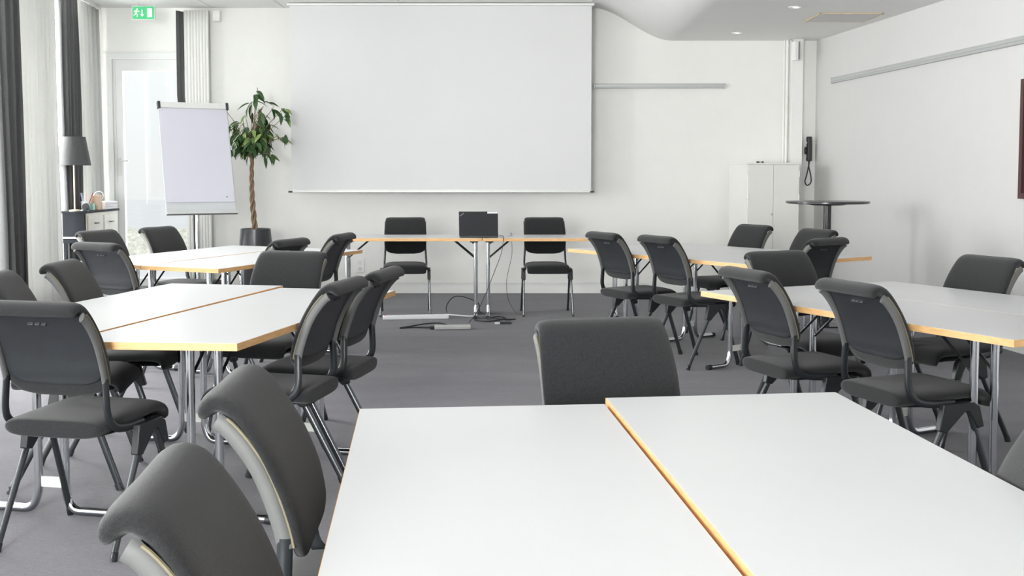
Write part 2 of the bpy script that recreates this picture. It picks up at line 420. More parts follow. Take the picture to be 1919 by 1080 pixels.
# ------------------------------------------------------------------ curtains
def curtain(name, label, pts, z0, z1, amp, folds, m, pinch=0.0, cat='curtain', group=None, ph=0.0, flare=0.0, slant=0.0):
    """pts: two end points of the track; folded cloth with thickness"""
    b = nb(); A, B_ = Vector((*pts[0], 0)), Vector((*pts[1], 0)); d = B_-A; L = d.length; d.normalize(); n = Vector((-d.y, d.x, 0))
    nu, nv = max(24, int(folds*10)), 10; mid = (A+B_)/2; G = []
    for j in range(nv+1):
        t = j/nv; z = z1+(z0-z1)*t; row = []
        sq = 1 - pinch*math.sin(PI*min(1, t*1.0))*0.5 + flare*t
        for i in range(nu+1):
            u = i/nu; s = (u-0.5)*L*sq
            am = amp*(0.55+0.45*t)*(1+0.25*math.sin(3.1*u*folds+1.3*ph))
            off = am*math.sin(2*PI*folds*u+ph+0.35*math.sin(5*t+u*4)) + 0.3*am*math.sin(4*PI*folds*u+1.0)
            row.append(b.verts.new(mid + Vector((slant*min(1, max(0, (2.0-z)/1.0)), 0, 0)) + d*(s+0.25*am*math.cos(2*PI*folds*u+ph)) + n*off + Vector((0, 0, z))))
        G.append(row)
    for j in range(nv):
        for i in range(nu): b.faces.new([G[j][i], G[j][i+1], G[j+1][i+1], G[j+1][i]])
    o = obj(name, b, m)
    for p in o.data.polygons: p.use_smooth = True
    s = o.modifiers.new('thickness', 'SOLIDIFY'); s.thickness = 0.002
    tag(o, label, cat, group); return o
def cx(y, off=0): return -4.40 + 0.11*(11.7-y) + off
curtain('sheer_curtain', 'white sheer curtain in the far left corner beside the glass door', [(cx(11.72), 11.72), (cx(10.98), 10.98)], 0.02, 3.04, 0.030, 9, M_sheer, ph=1)
curtain('grey_curtain', 'narrow dark grey curtain behind the table lamp', [(cx(10.86, .02), 10.86), (cx(10.42, .02), 10.42)], 0.02, 3.03, 0.045, 5, M_curt, pinch=-0.25)
curtain('sheer_curtain', 'white sheer curtain between the two dark curtains on the left', [(cx(10.18), 10.18), (cx(9.10), 9.10)], 0.02, 3.04, 0.030, 10, M_sheer, ph=2)
curtain('grey_curtain', 'wide dark grey curtain at the left edge of the view', [(cx(9.06, .03), 9.06), (cx(8.66, .03), 8.66)], 0.02, 3.04, 0.05, 5, M_curt, ph=0.6)
curtain('grey_curtain', 'slim dark curtain hanging over the glass door above the flip chart', [(-3.565, FW-0.16), (-3.515, FW-0.06)], 0.02, 3.03, 0.008, 2, M_curt, slant=0.15)
curtain('sheer_curtain', 'white pleated sheer curtain beside the plant, right of the glass door', [(-3.50, FW-0.10), (-3.24, FW-0.10)], 0.02, 3.04, 0.012, 8, M_cloth, ph=0.4)
# curtain track under the ceiling
b = nb(); prism(b, [(cx(11.8)-.02, 11.8), (cx(Y0+1)-.02, Y0+1), (cx(Y0+1)+.02, Y0+1), (cx(11.8)+.02, 11.8)], 3.045, 3.078)
o = obj('curtain_track', b, M_trim, smooth=False); tag(o, 'white curtain track along the left side of the ceiling', 'curtain track')

# ------------------------------------------------------------------ projection screen
t = thing('projection_screen', 'large white pull-down projection screen on the front wall', 'projection screen', (-0.745, 11.55, 1.10))
b = nb(); box(b, (-1.578, -0.003, 0.03), (1.578, 0.003, 1.955)); obj('canvas', b, M_screen, t, smooth=False)
b = nb(); box(b, (-1.578, -0.012, 0.004), (1.578, 0.012, 0.032)); obj('bottom_bar', b, M_alu_w, t, smooth=False, bevel=0.003)
for s in (-1, 1):
    b = nb(); box(b, (s*1.590-0.022, -0.014, 0.002), (s*1.590+0.022, 0.014, 0.020)); obj('end_cap', b, M_darkplastic, t, smooth=False)
b = nb(); box(b, (-1.60, -0.05, 1.950), (1.60, 0.05, 1.972)); obj('housing', b, M_trim, t, smooth=False, bevel=0.004)

# picture rails
def rail(label, p0, p1, z, h=0.055, d=0.035):
    A, B_ = Vector((*p0, 0)), Vector((*p1, 0)); L = (B_-A).length; a = math.atan2(B_.y-A.y, B_.x-A.x)
    t = thing('picture_rail', label, 'picture rail', (p0[0], p0[1], z), a)
    b = nb(); box(b, (0.012, -d, -h/2), (L-0.012, 0, h/2)); obj('profile', b, M_alu_rail, t, smooth=False, bevel=0.004)
    b = nb(); box(b, (0.012, -d-0.006, -0.004), (L-0.012, -d, 0.006)); obj('groove_lip', b, M_alu, t, smooth=False)
    for x in (0, L-0.012):
        b = nb(); box(b, (x, -d-0.003, -h/2-0.003), (x+0.012, 0, h/2+0.003)); obj('end_cap', b, M_alu, t, smooth=False)
rail('white aluminium picture rail on the front wall right of the screen', (0.88, FW), (2.29, FW), 2.245, 0.05)
rail('long aluminium picture rail on the right wall', (rwx(11.39), 11.39), (rwx(5.2), 5.2), 2.262, 0.055)

# ------------------------------------------------------------------ conference chair
CH = None
def make_chair():
    t = thing('conference_chair', 'chair', 'chair', group='charcoal conference chairs')
    # back cushion -------------------------------------------------
    key = [(-.158,.548,.085,.008),(-.158,.556,.135,.012),(-.158,.568,.165,.015),(-.159,.585,.185,.016),(-.163,.61,.1945,.017),(-.174,.66,.1975,.017),
           (-.193,.71,.1985,.017),(-.214,.755,.1975,.017),(-.238,.797,.1945,.017),(-.262,.832,.191,.018),(-.284,.855,.1875,.021),(-.306,.864,.186,.0225),
           (-.322,.858,.186,.022),(-.330,.846,.184,.018),(-.332,.838,.175,.010)]
    P = smooth_path(key, 2)
    b = nb(); sweep(b, [(p[0], p[1]) for p in P], [p[2] for p in P], [p[3] for p in P], 28, 7, bow=0.004)
    obj('backrest', b, M_fabric, t)
    # rear shell ---------------------------------------------------
    key = [(-.175,.588,.10,.004),(-.176,.595,.14,.0055),(-.178,.610,.168,.006),(-.186,.635,.1785,.006),(-.198,.68,.181,.006),(-.221,.735,.181,.006),
           (-.247,.785,.178,.006),(-.272,.822,.175,.006),(-.290,.842,.171,.004)]
    P = smooth_path(key, 2)
    b = nb(); sweep(b, [(p[0], p[1]) for p in P], [p[2] for p in P], [p[3] for p in P], 20, 8)
    sh = obj('back_shell', b, M_shell, t)
    b = nb(); Mx = Matrix.Translation((0.0, -.2710, .806)) @ Matrix.Rotation(R(-36), 4, 'X')
    for x0, x1 in ((-.034, -.012), (-.008, .012), (.016, .034)): box(b, (x0, -.003, -.006), (x1, .003, .006), Mx)
    obj('badge', b, M_badge, sh, bevel=0.002)
    # side rails and uprights --------------------------------------
    for s in (-1, 1):
        pr = smooth_path([(-.172,.592),(-.180,.63),(-.199,.69),(-.222,.745),(-.252,.793),(-.282,.828),(-.302,.842)], 3)
        nr = []
        for i, (y, z) in enumerate(pr):
            (ya, za), (yb, zb) = pr[max(i-1, 0)], pr[min(i+1, len(pr)-1)]; l_ = math.hypot(yb-ya, zb-za); nr.append(((zb-za)/l_, -(yb-ya)/l_))
        pr2 = [(y-n[0]*.006, z-n[1]*.006) for (y, z), n in zip(pr, nr)]
        b = nb(); tube(b, [(s*.188, y, z) for y, z in pr2], 0.0085, 12, ry=0.0165, up=(1, 0, 0))
        r_ = obj('side_rail', b, M_rail, t)
        b = nb(); tube(b, [(s*.1925, y+n[0]*.0155, z+n[1]*.0155) for (y, z), n in zip(pr2, nr)][:-2], 0.0032, 6)
        obj('piping', b, M_ply, r_)
        path = smooth_path([(-.180,.612),(-.181,.57),(-.182,.53),(-.180,.495),(-.168,.463),(-.138,.440),(-.09,.428),(-.03,.424),(.03,.424)], 3)
        b = nb(); tube(b, [(s*.188+s*0.009*min(1, max(0, (.60-z)/.15)), y, z) for y, z in path], 0.0095, 12, ry=0.0155, up=(1, 0, 0))
        obj('upright', b, M_legblk, t)
    # seat ----------------------------------------------------------
    key = [(-.214,.440,.10,.018),(-.2135,.440,.150,.025),(-.209,.440,.176,.0295),(-.190,.441,.187,.032),(-.14,.443,.192,.031),(-.06,.446,.195,.028),(.04,.448,.196,.0265),
           (.12,.450,.196,.026),(.165,.448,.195,.026),(.198,.438,.194,.024),(.214,.420,.193,.021),(.216,.402,.190,.016),(.213,.393,.18,.008)]
    P = smooth_path(key, 2)
    b = nb(); sweep(b, [(p[0], p[1]) for p in P], [p[2] for p in P], [p[3] for p in P], 28, 5)
    obj('seat', b, M_fabric, t)
    key = [(-.185,.420,.13,.006),(-.165,.418,.165,.010),(-.05,.414,.178,.012),(.08,.414,.180,.012),(.16,.414,.178,.010),(.19,.408,.17,.006)]
    b = nb(); sweep(b, [(p[0], p[1]) for p in key], [p[2] for p in key], [p[3] for p in key], 20, 6)
    obj('seat_pan', b, M_black, t)
    for s in (-1, 1):
        # wedge-shaped side bracket that both legs plug into
        b = nb()
        poly = [(-.045,.428),(.10,.428),(.128,.410),(.150,.330),(.118,.325),(.078,.392),(.055,.392),(-.028,.318),(-.062,.326)]
        v0 = [b.verts.new((s*.203, y, z)) for y, z in poly]; v1 = [b.verts.new((s*.232, y, z)) for y, z in poly]
        b.faces.new(v0); b.faces.new(v1[::-1])
        for i in range(len(poly)): b.faces.new([v0[i], v0[(i+1)%len(poly)], v1[(i+1)%len(poly)], v1[i]])
        obj('leg_bracket', b, M_black, t, bevel=0.004)
        b = nb(); tube(b, [(s*.217, -.003, .400), (s*.2215, -.209, .012)], 0.0095, 12, ry=0.0150, up=(1, 0, 0)); l = obj('leg', b, M_leg, t)
        b = nb(); tube(b, [(s*.2212, -.199, .030), (s*.222, -.210, 0.0)], 0.0105, 10, ry=0.0165, up=(1, 0, 0)); obj('foot_cap', b, M_black, l)
        b = nb(); tube(b, [(s*.217, .088, .400), (s*.226, .218, .012)], 0.0095, 12, ry=0.0150, up=(1, 0, 0)); l = obj('leg', b, M_leg, t)
        b = nb(); tube(b, [(s*.2253, .210, .030), (s*.2263, .2205, 0.0)], 0.0105, 10, ry=0.0165, up=(1, 0, 0)); obj('foot_cap', b, M_black, l)
    return t
CH = make_chair()
chairs = [
 ('A', -1.51, 3.848, -12, 'charcoal chair with its back to the camera, nearest chair on the left edge'),
 ('B', -1.863, 4.62, -81, 'charcoal chair cut by the left edge, behind the big chair seen from the back'),
 ('C', -1.84, 5.20, -88, 'charcoal chair facing right at the far left side of the left table pair'),
 ('D', -2.37, 6.87, -28, 'charcoal chair seen from behind at the near end of the far left tables'),
 ('E', -2.78, 7.94, -112, 'charcoal chair in front of the small black console'),
 ('F', -2.50, 8.46, -112, 'charcoal chair below the left half of the flip chart'),
 ('G', -1.70, 7.10, 68, 'charcoal chair just right of the planter, turned to the far left tables'),
 ('H', -1.478, 7.67, 79, 'charcoal chair with curled back touching the left end of the laptop table in view'),
 ('I', -1.25, 5.57, 166, 'charcoal chair facing the camera at the far end of the left table pair'),
 ('J', -0.957, 4.355, 79, 'charcoal chair at the right side of the left table pair, the nearer of two'),
 ('K', -0.857, 4.84, 79, 'charcoal chair at the right side of the left table pair, the farther of two'),
 ('L', -0.26, 2.23, -87, 'charcoal chair at the left side of the foreground tables, second from the bottom edge'),
 ('M', -0.19, 1.54, -85, 'charcoal chair cut by the bottom edge left of the foreground tables'),
 ('N', 0.32, 2.83, -167, 'charcoal chair facing the camera right behind the foreground tables'),
 ('O', -0.99, 10.12, -175, 'charcoal chair behind the front tables, left of the laptop'),
 ('P', 0.32, 10.13, -177, 'charcoal chair behind the front tables, right of the laptop'),
 ('Q', 0.915, 7.92, -61, 'charcoal chair seen from behind, leftmost at the far right tables'),
 ('R', 1.24, 7.478, -61, 'charcoal chair seen from behind, second from the left at the far right tables'),
 ('S', 1.72, 8.78, 119, 'charcoal chair in front of the white cabinet doors'),
 ('T', 2.03, 8.10, 114, 'charcoal chair in front of the round high table pedestal'),
 ('U', 1.862, 7.316, 38, 'charcoal chair seen from behind near the right tip of the far right tables'),
 ('V', 1.54, 5.60, -157, 'charcoal chair facing the camera at the far end of the right table pair'),
 ('W', 1.312, 4.878, -70, 'charcoal chair seen from behind left of the right table pair, the farther one'),
 ('X', 1.596, 4.32, -70, 'charcoal chair seen from behind left of the right table pair, the nearer one'),
 ('Y', 2.13, 5.37, 113, 'charcoal chair alone against the right wall behind the right table pair'),
 ('Z', 2.52, 4.62, 116, 'charcoal chair mostly hidden under the right table at the right edge'),
 ('AA', 0.739, 1.84, 93, 'charcoal chair cut by the right edge beside the foreground tables'),
]
first = True
for key, x, y, a, lab in chairs:
    o = CH if first else copy_tree(CH); first = False
    o.location = (x, y, 0); o.rotation_euler = (0, 0, R(a)); o['label'] = lab

# ------------------------------------------------------------------ tables
def table(label, P, z=0.73, inset=0.38, group=None, name='folding_table', feet=0.26):
    """P: four top corners; P0-P1 and P3-P2 are the long edges"""
    P = [Vector(p) for p in P]; c = sum(P, Vector((0, 0)))/4
    t = thing(name, label, 'table', (c.x, c.y, 0), 0, group)
    Q = [p-c for p in P]
    def shrink(k): 
        out = []
        for q in Q: out.append(q - q.normalized()*k)
        return out
    b = nb(); prism(b, [tuple(q) for q in shrink(0.004)], z-0.024, z); obj('tabletop', b, M_lam, t, smooth=False)
    b = nb(); o_, i_ = Q, shrink(0.006); lv = []
    for ring, zz in ((o_, z-0.0255), (o_, z-0.0008), (i_, z-0.0004), (i_, z-0.0255)):
        lv.append([b.verts.new((q.x, q.y, zz)) for q in ring])
    for k in range(4):
        A, B_ = lv[k], lv[(k+1)%4]
        for i in range(4): b.faces.new([A[i], A[(i+1)%4], B_[(i+1)%4], B_[i]])
    obj('edge_band', b, M_edge, t, smooth=False)
    b = nb(); prism(b, [tuple(q) for q in shrink(0.01)], z-0.0265, z-0.0245); obj('underside', b, M_under, t, smooth=False)
    for (e0, e1, f0, f1) in ((Q[0], Q[3], Q[1], Q[2]), (Q[1], Q[2], Q[0], Q[3])):
        m0, m1 = (e0+e1)/2, (f0+f1)/2; L = (m1-m0).normalized(); S = Vector((-L.y, L.x)); p = m0+L*inset
        def W(l, s, zz): q = p+L*l+S*s; return (q.x, q.y, zz)
        b = nb()
        for s in (-1, 1): pass
        # hinge block under the top
        prism(b, [tuple((p+L*l+S*s)) for l, s in ((-.02,-.10),(.05,-.10),(.05,.10),(-.02,.10))], z-0.05, z-0.0265)
        fr = obj('leg_frame', b, M_black, t, smooth=False)
        for s in (-1, 1):
            b = nb(); tube(b, fillet([W(0, s*.057, z-.045), W(0, s*.057, .085), W(0, s*.085, .018), W(0, s*feet, .018)], .055, 6), 0.0165, 14)
            obj('leg_tube', b, M_chrome, fr)
            b = nb(); tube(b, [W(0, s*(feet-.02), .0178), W(0, s*(feet+.012), .0178)], 0.0178, 12); obj('foot_cap', b, M_black, fr)
            b = nb(); tube(b, [W(0, s*.057, .53), W(.20, s*.057, z-.030)], 0.006, 8); obj('brace', b, M_leg, fr)
            b = nb(); tube(b, [W(.012, s*.057, z-.045), W(.032, s*.057, z-.045)], 0.017, 12); obj('hinge_knob', b, M_black, fr)
        b = nb(); prism(b, [tuple((p+L*l+S*s)) for l, s in ((-.004,-.045),(.004,-.045),(.004,.045),(-.004,.045))], .105, .145)
        obj('joining_plate', b, M_plate, fr, smooth=False)
    return t
def rect(o, a, L, sa, W):
    o = Vector(o); l = Vector((math.cos(R(a)), math.sin(R(a))))*L; s = Vector((math.cos(R(sa)), math.sin(R(sa))))*W
    return [o, o+l, o+l+s, o+s]
g = 'white tables with beech edges'
table('white table in the left pair, right half with the corner nearest the aisle', [(-.924,3.648),(-.572,5.333),(-1.158,5.455),(-1.528,3.695)], 0.730, group=g)
table('white table in the left pair, left half beside the curtains', [(-1.533,3.698),(-1.163,5.530),(-1.765,5.650),(-2.130,3.790)], 0.733, group=g)
NR = Vector((-1.76, 6.532)); sd = Vector((math.cos(R(156)), math.sin(R(156))))
table('white table of the far left pair, half nearer the camera', rect(NR, 69, 1.78, 156, 0.6), 0.730, group=g)
table('white table of the far left pair, half nearer the flip chart', rect(NR+sd*0.604, 69, 1.78, 156, 0.6), 0.732, group=g)
table('white table of the right pair, half nearer the aisle', rect((1.723,3.726), 117, 1.77, 24, 0.6), 0.730, group=g)
table('white table of the right pair, half nearer the right wall', rect(Vector((1.723,3.726))+Vector((math.cos(R(24)),math.sin(R(24))))*.603, 117, 1.77, 24, 0.6), 0.730, group=g)
FR_ = Vector((1.488, 6.864)); s2 = Vector((math.cos(R(34)), math.sin(R(34))))
table('white table of the far right pair, half nearer the screen', rect(FR_, 126, 1.81, 34, 0.6), 0.730, group=g)
table('white table of the far right pair, half nearer the right wall', rect(FR_+s2*0.602, 126, 1.81, 34, 0.6), 0.730, group=g)
table('white table filling the bottom foreground, left of the beech seam', [(-.370,2.631),(.2295,2.687),(.3815,.893),(-.218,.838)][0:1]+[(-.218,.838),(.3815,.893),(.2295,2.687)], 0.730, group=g)
table('white table in the foreground, right of the beech seam, slightly higher', [(.235,2.722),(.387,.928),(.986,.983),(.834,2.795)], 0.738, group=g)
table('narrow white table at the front, left of the laptop', [(-1.56,9.66),(-.268,9.66),(-.268,10.25),(-1.56,10.25)], 0.730, inset=0.062, group=g, feet=.24)
table('narrow white table at the front, right of the laptop', [(-.262,9.66),(.985,9.66),(.985,10.25),(-.262,10.25)], 0.730, inset=0.045, group=g, feet=.24)

# ------------------------------------------------------------------ laptop and cables
t = thing('laptop', 'open black laptop on the front table with its lid towards the room', 'laptop', (-0.298, 9.80, 0.7305), R(-1))
b = nb(); box(b, (-.170, -.045, 0), (.170, .19, .020)); base = obj('base', b, M_laptop, t, smooth=False, bevel=0.004)
b = nb()
for r_ in range(5):
    for c_ in range(14): box(b, (-.15+c_*.0215, .02+r_*.021, .0200), (-.15+c_*.0215+.018, .02+r_*.021+.017, .0222))
k = obj('keyboard', b, M_black, base, smooth=False); k['kind'] = 'stuff'
Ml = Matrix.Translation((0, -.045, .016)) @ Matrix.Rotation(R(9), 4, 'X')
b = nb(); box(b, (-.174, -.006, 0), (.174, .004, .222), Ml); lid = obj('lid', b, M_laptop, t, smooth=False, bevel=0.004)
b = nb(); box(b, (-.160, .0042, .015), (.160, .0052, .205), Ml); obj('display', b, M_darkplastic, lid, smooth=False)
b = nb(); box(b, (.080, -.0072, .205), (.172, -.0062, .2215), Ml); obj('white_sticker', b, M_paper, lid, smooth=False)
cu = bpy.data.curves.new('logo', 'FONT'); cu.body = 'ThinkPad'; cu.size = 0.0125; cu.extrude = 0.0003; cu.align_x = 'CENTER'
lt = bpy.data.objects.new('logo_text', cu); lm_ = bpy.data.meshes.new_from_object(lt); bpy.data.objects.remove(lt)
lg = bpy.data.objects.new('logo', lm_); C.objects.link(lg); lg.data.materials.append(M_alu)
lg.parent = lid; lg.matrix_local = Ml @ Matrix.Translation((-.146, -.0068, .190)) @ Matrix.Rotation(R(90), 4, 'X') @ Matrix.Rotation(R(36), 4, 'Z')

def cable(name, label, pts, r, m, n=5):
    b = nb(); tube(b, smooth_path(pts, n), r, 6); o = obj(name, b, m); tag(o, label, 'cable'); return o
cable('power_cable', 'thin black cable hanging from the laptop down to the power strip', [(-.11,9.80,.745),(-.085,9.72,.748),(-.075,9.625,.735),(-.095,9.61,.60),(-.155,9.58,.44),(-.235,9.52,.24),(-.315,9.46,.08),(-.375,9.43,.012)], .0032, M_black)
cable('power_cable', 'faint thin cable hanging right of the laptop behind the table legs', [(-.03,9.86,.737),(.00,10.0,.737),(-.012,10.27,.735),(.00,10.28,.55),(-.05,10.26,.30),(-.035,10.25,.12),(.02,10.2,.02),(.04,10.1,.008)], .0022, M_darkplastic)
cable('power_cable', 'black cable arching up from the end of the white power strip', [(-.595,9.94,.030),(-.60,9.96,.09),(-.545,10.0,.165),(-.45,10.02,.17),(-.314,10.04,.11),(-.30,10.06,.03),(-.26,10.05,.006)], .0045, M_black)
cable('power_cable', 'black cable loop on the carpet left of the grey adapter', [(-.55,9.19,.024),(-.62,9.26,.030),(-.74,9.27,.022),(-.88,9.18,.010),(-.94,9.12,.008),(-.82,9.16,.008),(-.70,9.12,.012),(-.655,9.10,.022)], .006, M_black)
cable('power_cable', 'white cable pair leading from the power strip to the table foot', [(-.585,9.88,.022),(-.50,9.88,.016),(-.40,9.86,.010),(-.34,9.88,.008)], .007, M_paper)
cable('power_cable', 'tangled black cables beside the front table feet', [(-.33,9.60,.008),(-.22,9.52,.010),(-.12,9.56,.014),(-.05,9.70,.012),(-.13,9.78,.016),(-.22,9.70,.010),(-.16,9.62,.020),(-.04,9.62,.012),(.03,9.68,.008)], .006, M_black)
t = thing('power_strip', 'long white power strip on the carpet under the front table', 'power strip', (-.855, 9.74, 0), R(8))
b = nb(); box(b, (-.30, -.033, 0), (.29, .033, .038)); body = obj('body', b, M_paper, t, smooth=False, bevel=0.008)
for i in range(8):
    b = nb(); lathe(b, [(.021, .0375), (.021, .0395), (.017, .0396), (.0165, .0385)], 14, Matrix.Translation((-.24+i*.065, 0, 0))); obj('socket', b, M_alu_w, t)
b = nb(); box(b, (-.292, -.012, .038), (-.272, .012, .042)); obj('switch', b, M_red, t, smooth=False)
t = thing('power_adapter', 'grey flat power adapter on the carpet in front of the table feet', 'adapter', (-.50, 9.10, 0), R(6))
b = nb(); box(b, (-.15, -.045, 0), (.155, .045, .034)); obj('body', b, M_alu, t, smooth=False, bevel=0.008)
b = nb(); box(b, (-.185, -.02, .004), (-.15, .02, .03)); obj('plug', b, M_black, t, smooth=False, bevel=0.003)
t = thing('small_adapter', 'small black adapter with white tag right of the front table feet', 'adapter', (-.075, 9.42, 0), R(2))
b = nb(); box(b, (-.03, -.02, 0), (.07, .02, .02)); obj('body', b, M_black, t, smooth=False, bevel=0.003)
b = nb(); box(b, (-.075, -.012, .002), (-.03, .012, .014)); obj('tag', b, M_paper, t, smooth=False)

# ------------------------------------------------------------------ flip chart
t = thing('flip_chart', 'flip chart easel with blank pale paper in front of the glass door', 'flip chart', (-2.84, 9.9, 0), R(29))
Mb = Matrix.Translation((0, 0.0, 1.44)) @ Matrix.Rotation(R(-16), 4, 'X')
b = nb(); box(b, (-.31, 0, -.52), (.31, .018, .52), Mb); obj('board', b, M_greyplate, t, smooth=False, bevel=0.004)
b = nb(); box(b, (-.302, -.008, -.41), (.302, -.001, .485), Mb); pd = obj('paper_pad', b, M_pad, t, smooth=False)
b = nb(); lathe(b, [(.006, 0), (.006, .002)], 10, Mb @ Matrix.Translation((.235, -.008, -.365)) @ Matrix.Rotation(R(90), 4, 'X')); obj('small_mark', b, M_darkplastic, pd)
b = nb(); box(b, (-.314, -.022, .468), (.314, .0, .522), Mb); cl = obj('clamp_bar', b, M_alu_w, t, smooth=False, bevel=0.004)
for s in (-1, 1):
    b = nb(); box(b, (s*.305-.012, -.026, .464), (s*.305+.012, .02, .526), Mb); obj('clamp_end', b, M_darkplastic, cl, smooth=False)
b = nb(); box(b, (-.314, -.055, -.528), (.314, .0, -.518), Mb); box(b, (-.314, -.058, -.528), (.314, -.053, -.508), Mb); obj('pen_tray', b, M_alu, t, smooth=False)
b = nb(); tube(b, [(0, .035, .02), (0, .035, 1.30)], 0.019, 14); obj('pole', b, M_chrome, t)
b = nb(); lathe(b, [(.26, 0), (.26, .012), (.05, .028), (.02, .03)], 32, Matrix.Translation((0, .035, 0))); obj('base', b, M_darkplastic, t)
Mw = Matrix.Translation((-2.84, 9.9, 0)) @ Matrix.Rotation(R(29), 4, 'Z') @ Mb
for x, m_, nm in ((-.19, M_darkplastic, 'black'), (.03, M_teal, 'green'), (.155, M_red, 'red'), (.265, M_red, 'red')):
    lab = {-.19: 'black marker on the flip chart tray', .03: 'green marker on the flip chart tray', .155: 'red marker near the middle of the flip chart tray', .265: 'red marker at the right end of the flip chart tray'}[x]
    b = nb(); tube(b, [Mw @ Vector((x-.028, -.03, -.510)), Mw @ Vector((x+.028, -.03, -.510))], 0.008, 10)
    o = obj('marker_pen', b, m_); tag(o, lab, 'marker', 'markers on the flip chart tray')

# ------------------------------------------------------------------ plant
random.seed(11)
px_, py_ = -2.64, 11.25
t = thing('weeping_fig', 'weeping fig tree with braided trunk right of the flip chart', 'plant', (px_, py_, 0.66))
top = 1.18 - 0.0
strands = []
for k in range(3):
    b = nb(); pts = []; rr = []
    for i in range(40):
        u = i/39; z = u*0.82; a = 2*PI*(k/3 + 2.6*u); r_ = 0.020*(1-0.35*u)
        pts.append((r_*math.cos(a)-.035*math.sin(PI*u*0.9)*0.6-0.02*u, r_*math.sin(a), z)); rr.append(0.0135*(1-0.3*u))
    tube(b, pts, rr, 8); obj('trunk', b, M_bark, t)
crown = Vector((-0.01, 0, 1.09)); base = Vector((-.045, 0, .80))
b = nb(); tips = []
for i in range(40):
    th = random.uniform(0, 2*PI); ph = random.uniform(-0.95, 1.2); r_ = random.uniform(.12, .27)
    e = crown + Vector((r_*math.cos(ph)*math.cos(th), r_*math.cos(ph)*math.sin(th)*.9, r_*math.sin(ph)*1.0)); tips.append(e)
for e in ((.04, 0, 1.52), (.02, -.02, 1.45), (.30, -.02, 1.30), (.33, 0, 1.24), (.20, .0, 1.32), (-.35, 0, 1.36), (-.02, 0, 1.38), (.31, 0, 1.02), (-.22, -.05, .86), (.20,-.05,.82)):
    tips.append(Vector(e))
for e in tips:
    m_ = base.lerp(e, .5) + Vector((random.uniform(-.03, .03), random.uniform(-.03, .03), .04))
    tube(b, smooth_path([tuple(base), tuple(m_), tuple(e)], 4), 0.0035, 5)
obj('branches', b, M_bark, t)
def leaf_mesh(name, L, W, m_, bend):
    bm = nb(); n = 6; rows = []
    for i in range(n+1):
        u = i/n; w_ = W*math.sin(PI*u**0.8)*(1-0.15*u); x = L*u; z = -bend*L*u*u
        if i in (0, n): rows.append([bm.verts.new((x, 0, z))])
        else: rows.append([bm.verts.new((x, -w_, z+w_*.35)), bm.verts.new((x, 0, z)), bm.verts.new((x, w_, z+w_*.35))])
    for a, c in zip(rows, rows[1:]):
        if len(a) == 1: bm.faces.new([a[0], c[0], c[1]]); bm.faces.new([a[0], c[1], c[2]])
        elif len(c) == 1: bm.faces.new([a[0], c[0], a[1]]); bm.faces.new([a[1], c[0], a[2]])
        else: bm.faces.new([a[0], c[0], c[1], a[1]]); bm.faces.new([a[1], c[1], c[2], a[2]])
    me = bpy.data.meshes.new(name); bm.to_mesh(me); bm.free(); me.materials.append(m_)
    for p in me.polygons: p.use_smooth = True
    return me
leaves = [leaf_mesh('leaf', .125, .023, M_leaf, .25), leaf_mesh('leaf', .105, .020, M_leaf, .45), leaf_mesh('leaf', .115, .022, M_leaf2, .3)]
nl = 0
for ti, e in enumerate(tips):
    cnt = 6 if ti < 40 else 4
    for k in range(cnt):
        u = random.uniform(.5, 1.05) if ti < 40 else random.uniform(.86, 1.0)
        p = base.lerp(e, u) + Vector((random.uniform(-.06, .06), random.uniform(-.06, .06), random.uniform(-.05, .05)))*(1 if ti < 40 else .5)
        me = leaves[2] if (ti == 45 or random.random() < .18) else leaves[random.choice((0, 0, 1))]
        o = bpy.data.objects.new('leaf', me); C.objects.link(o); o.parent = t; o.location = p
        out = math.atan2(e.y, e.x) + random.uniform(-1.3, 1.3)
        o.rotation_euler = (random.uniform(-.7, .7), random.uniform(.1, 1.25), out); s = random.uniform(.85, 1.3); o.scale = (s, s, s)
        nl += 1
t2 = thing('planter', 'tall tapered dark grey planter holding the weeping fig', 'planter', (px_, py_, 0))
b = nb(); lathe(b, [(.125, 0), (.150, .20), (.166, .45), (.164, .60), (.152, .735), (.145, .738), (.140, .73), (.148, .64)], 40, cap=False); obj('pot', b, M_pot, t2)
b = nb(); lathe(b, [(.10, .64), (.146, .655), (.06, .668), (.0, .67)], 24); obj('soil', b, M_soil, t2)

# ------------------------------------------------------------------ console with lamp and clutter on the left
cx0, cx1, cy0, cy1, ct = -4.27, -4.045, 10.38, 11.24, 0.945
t = thing('console', 'small black console with ivory drawers against the left curtains', 'console', (-4.15, 10.8, 0))
def cb(n, a, c, m_, par=t, bev=0.002):
    b = nb(); box(b, (a[0]+4.15, a[1]-10.8, a[2]), (c[0]+4.15, c[1]-10.8, c[2])); return obj(n, b, m_, par, smooth=False, bevel=bev)
cb('body', (cx0, cy0, .70), (cx1-.012, cy1, ct-.02), M_console)
cb('top', (cx0-.005, cy0-.012, ct-.02), (cx1+.008, cy1+.012, ct), M_console)
cb('front_panel', (cx1-.012, cy0+.02, .70), (cx1-.002, cy1-.02, ct-.02), M_consolew)
for a, c in ((cy0+.05, (cy0+cy1)/2-.01), ((cy0+cy1)/2+.01, cy1-.05)):
    d_ = cb('drawer', (cx1-.002, a, .72), (cx1+.010, c, ct-.05), M_consolew, t, .003)
    m_ = (a+c)/2
    b = nb(); tube(b, fillet([(cx1+.008+4.15, m_-.045-10.8, .825), (cx1+.028+4.15, m_-.04-10.8, .822), (cx1+.028+4.15, m_+.04-10.8, .822), (cx1+.008+4.15, m_+.045-10.8, .825)], .01), .005, 8)
    obj('handle', b, M_black, d_)
cb('shelf', (cx0, cy0-.004, .685), (cx1, cy1, .70), M_alu_w)
cb('apron', (cx0, cy0, .64), (cx1-.01, cy1, .685), M_console)
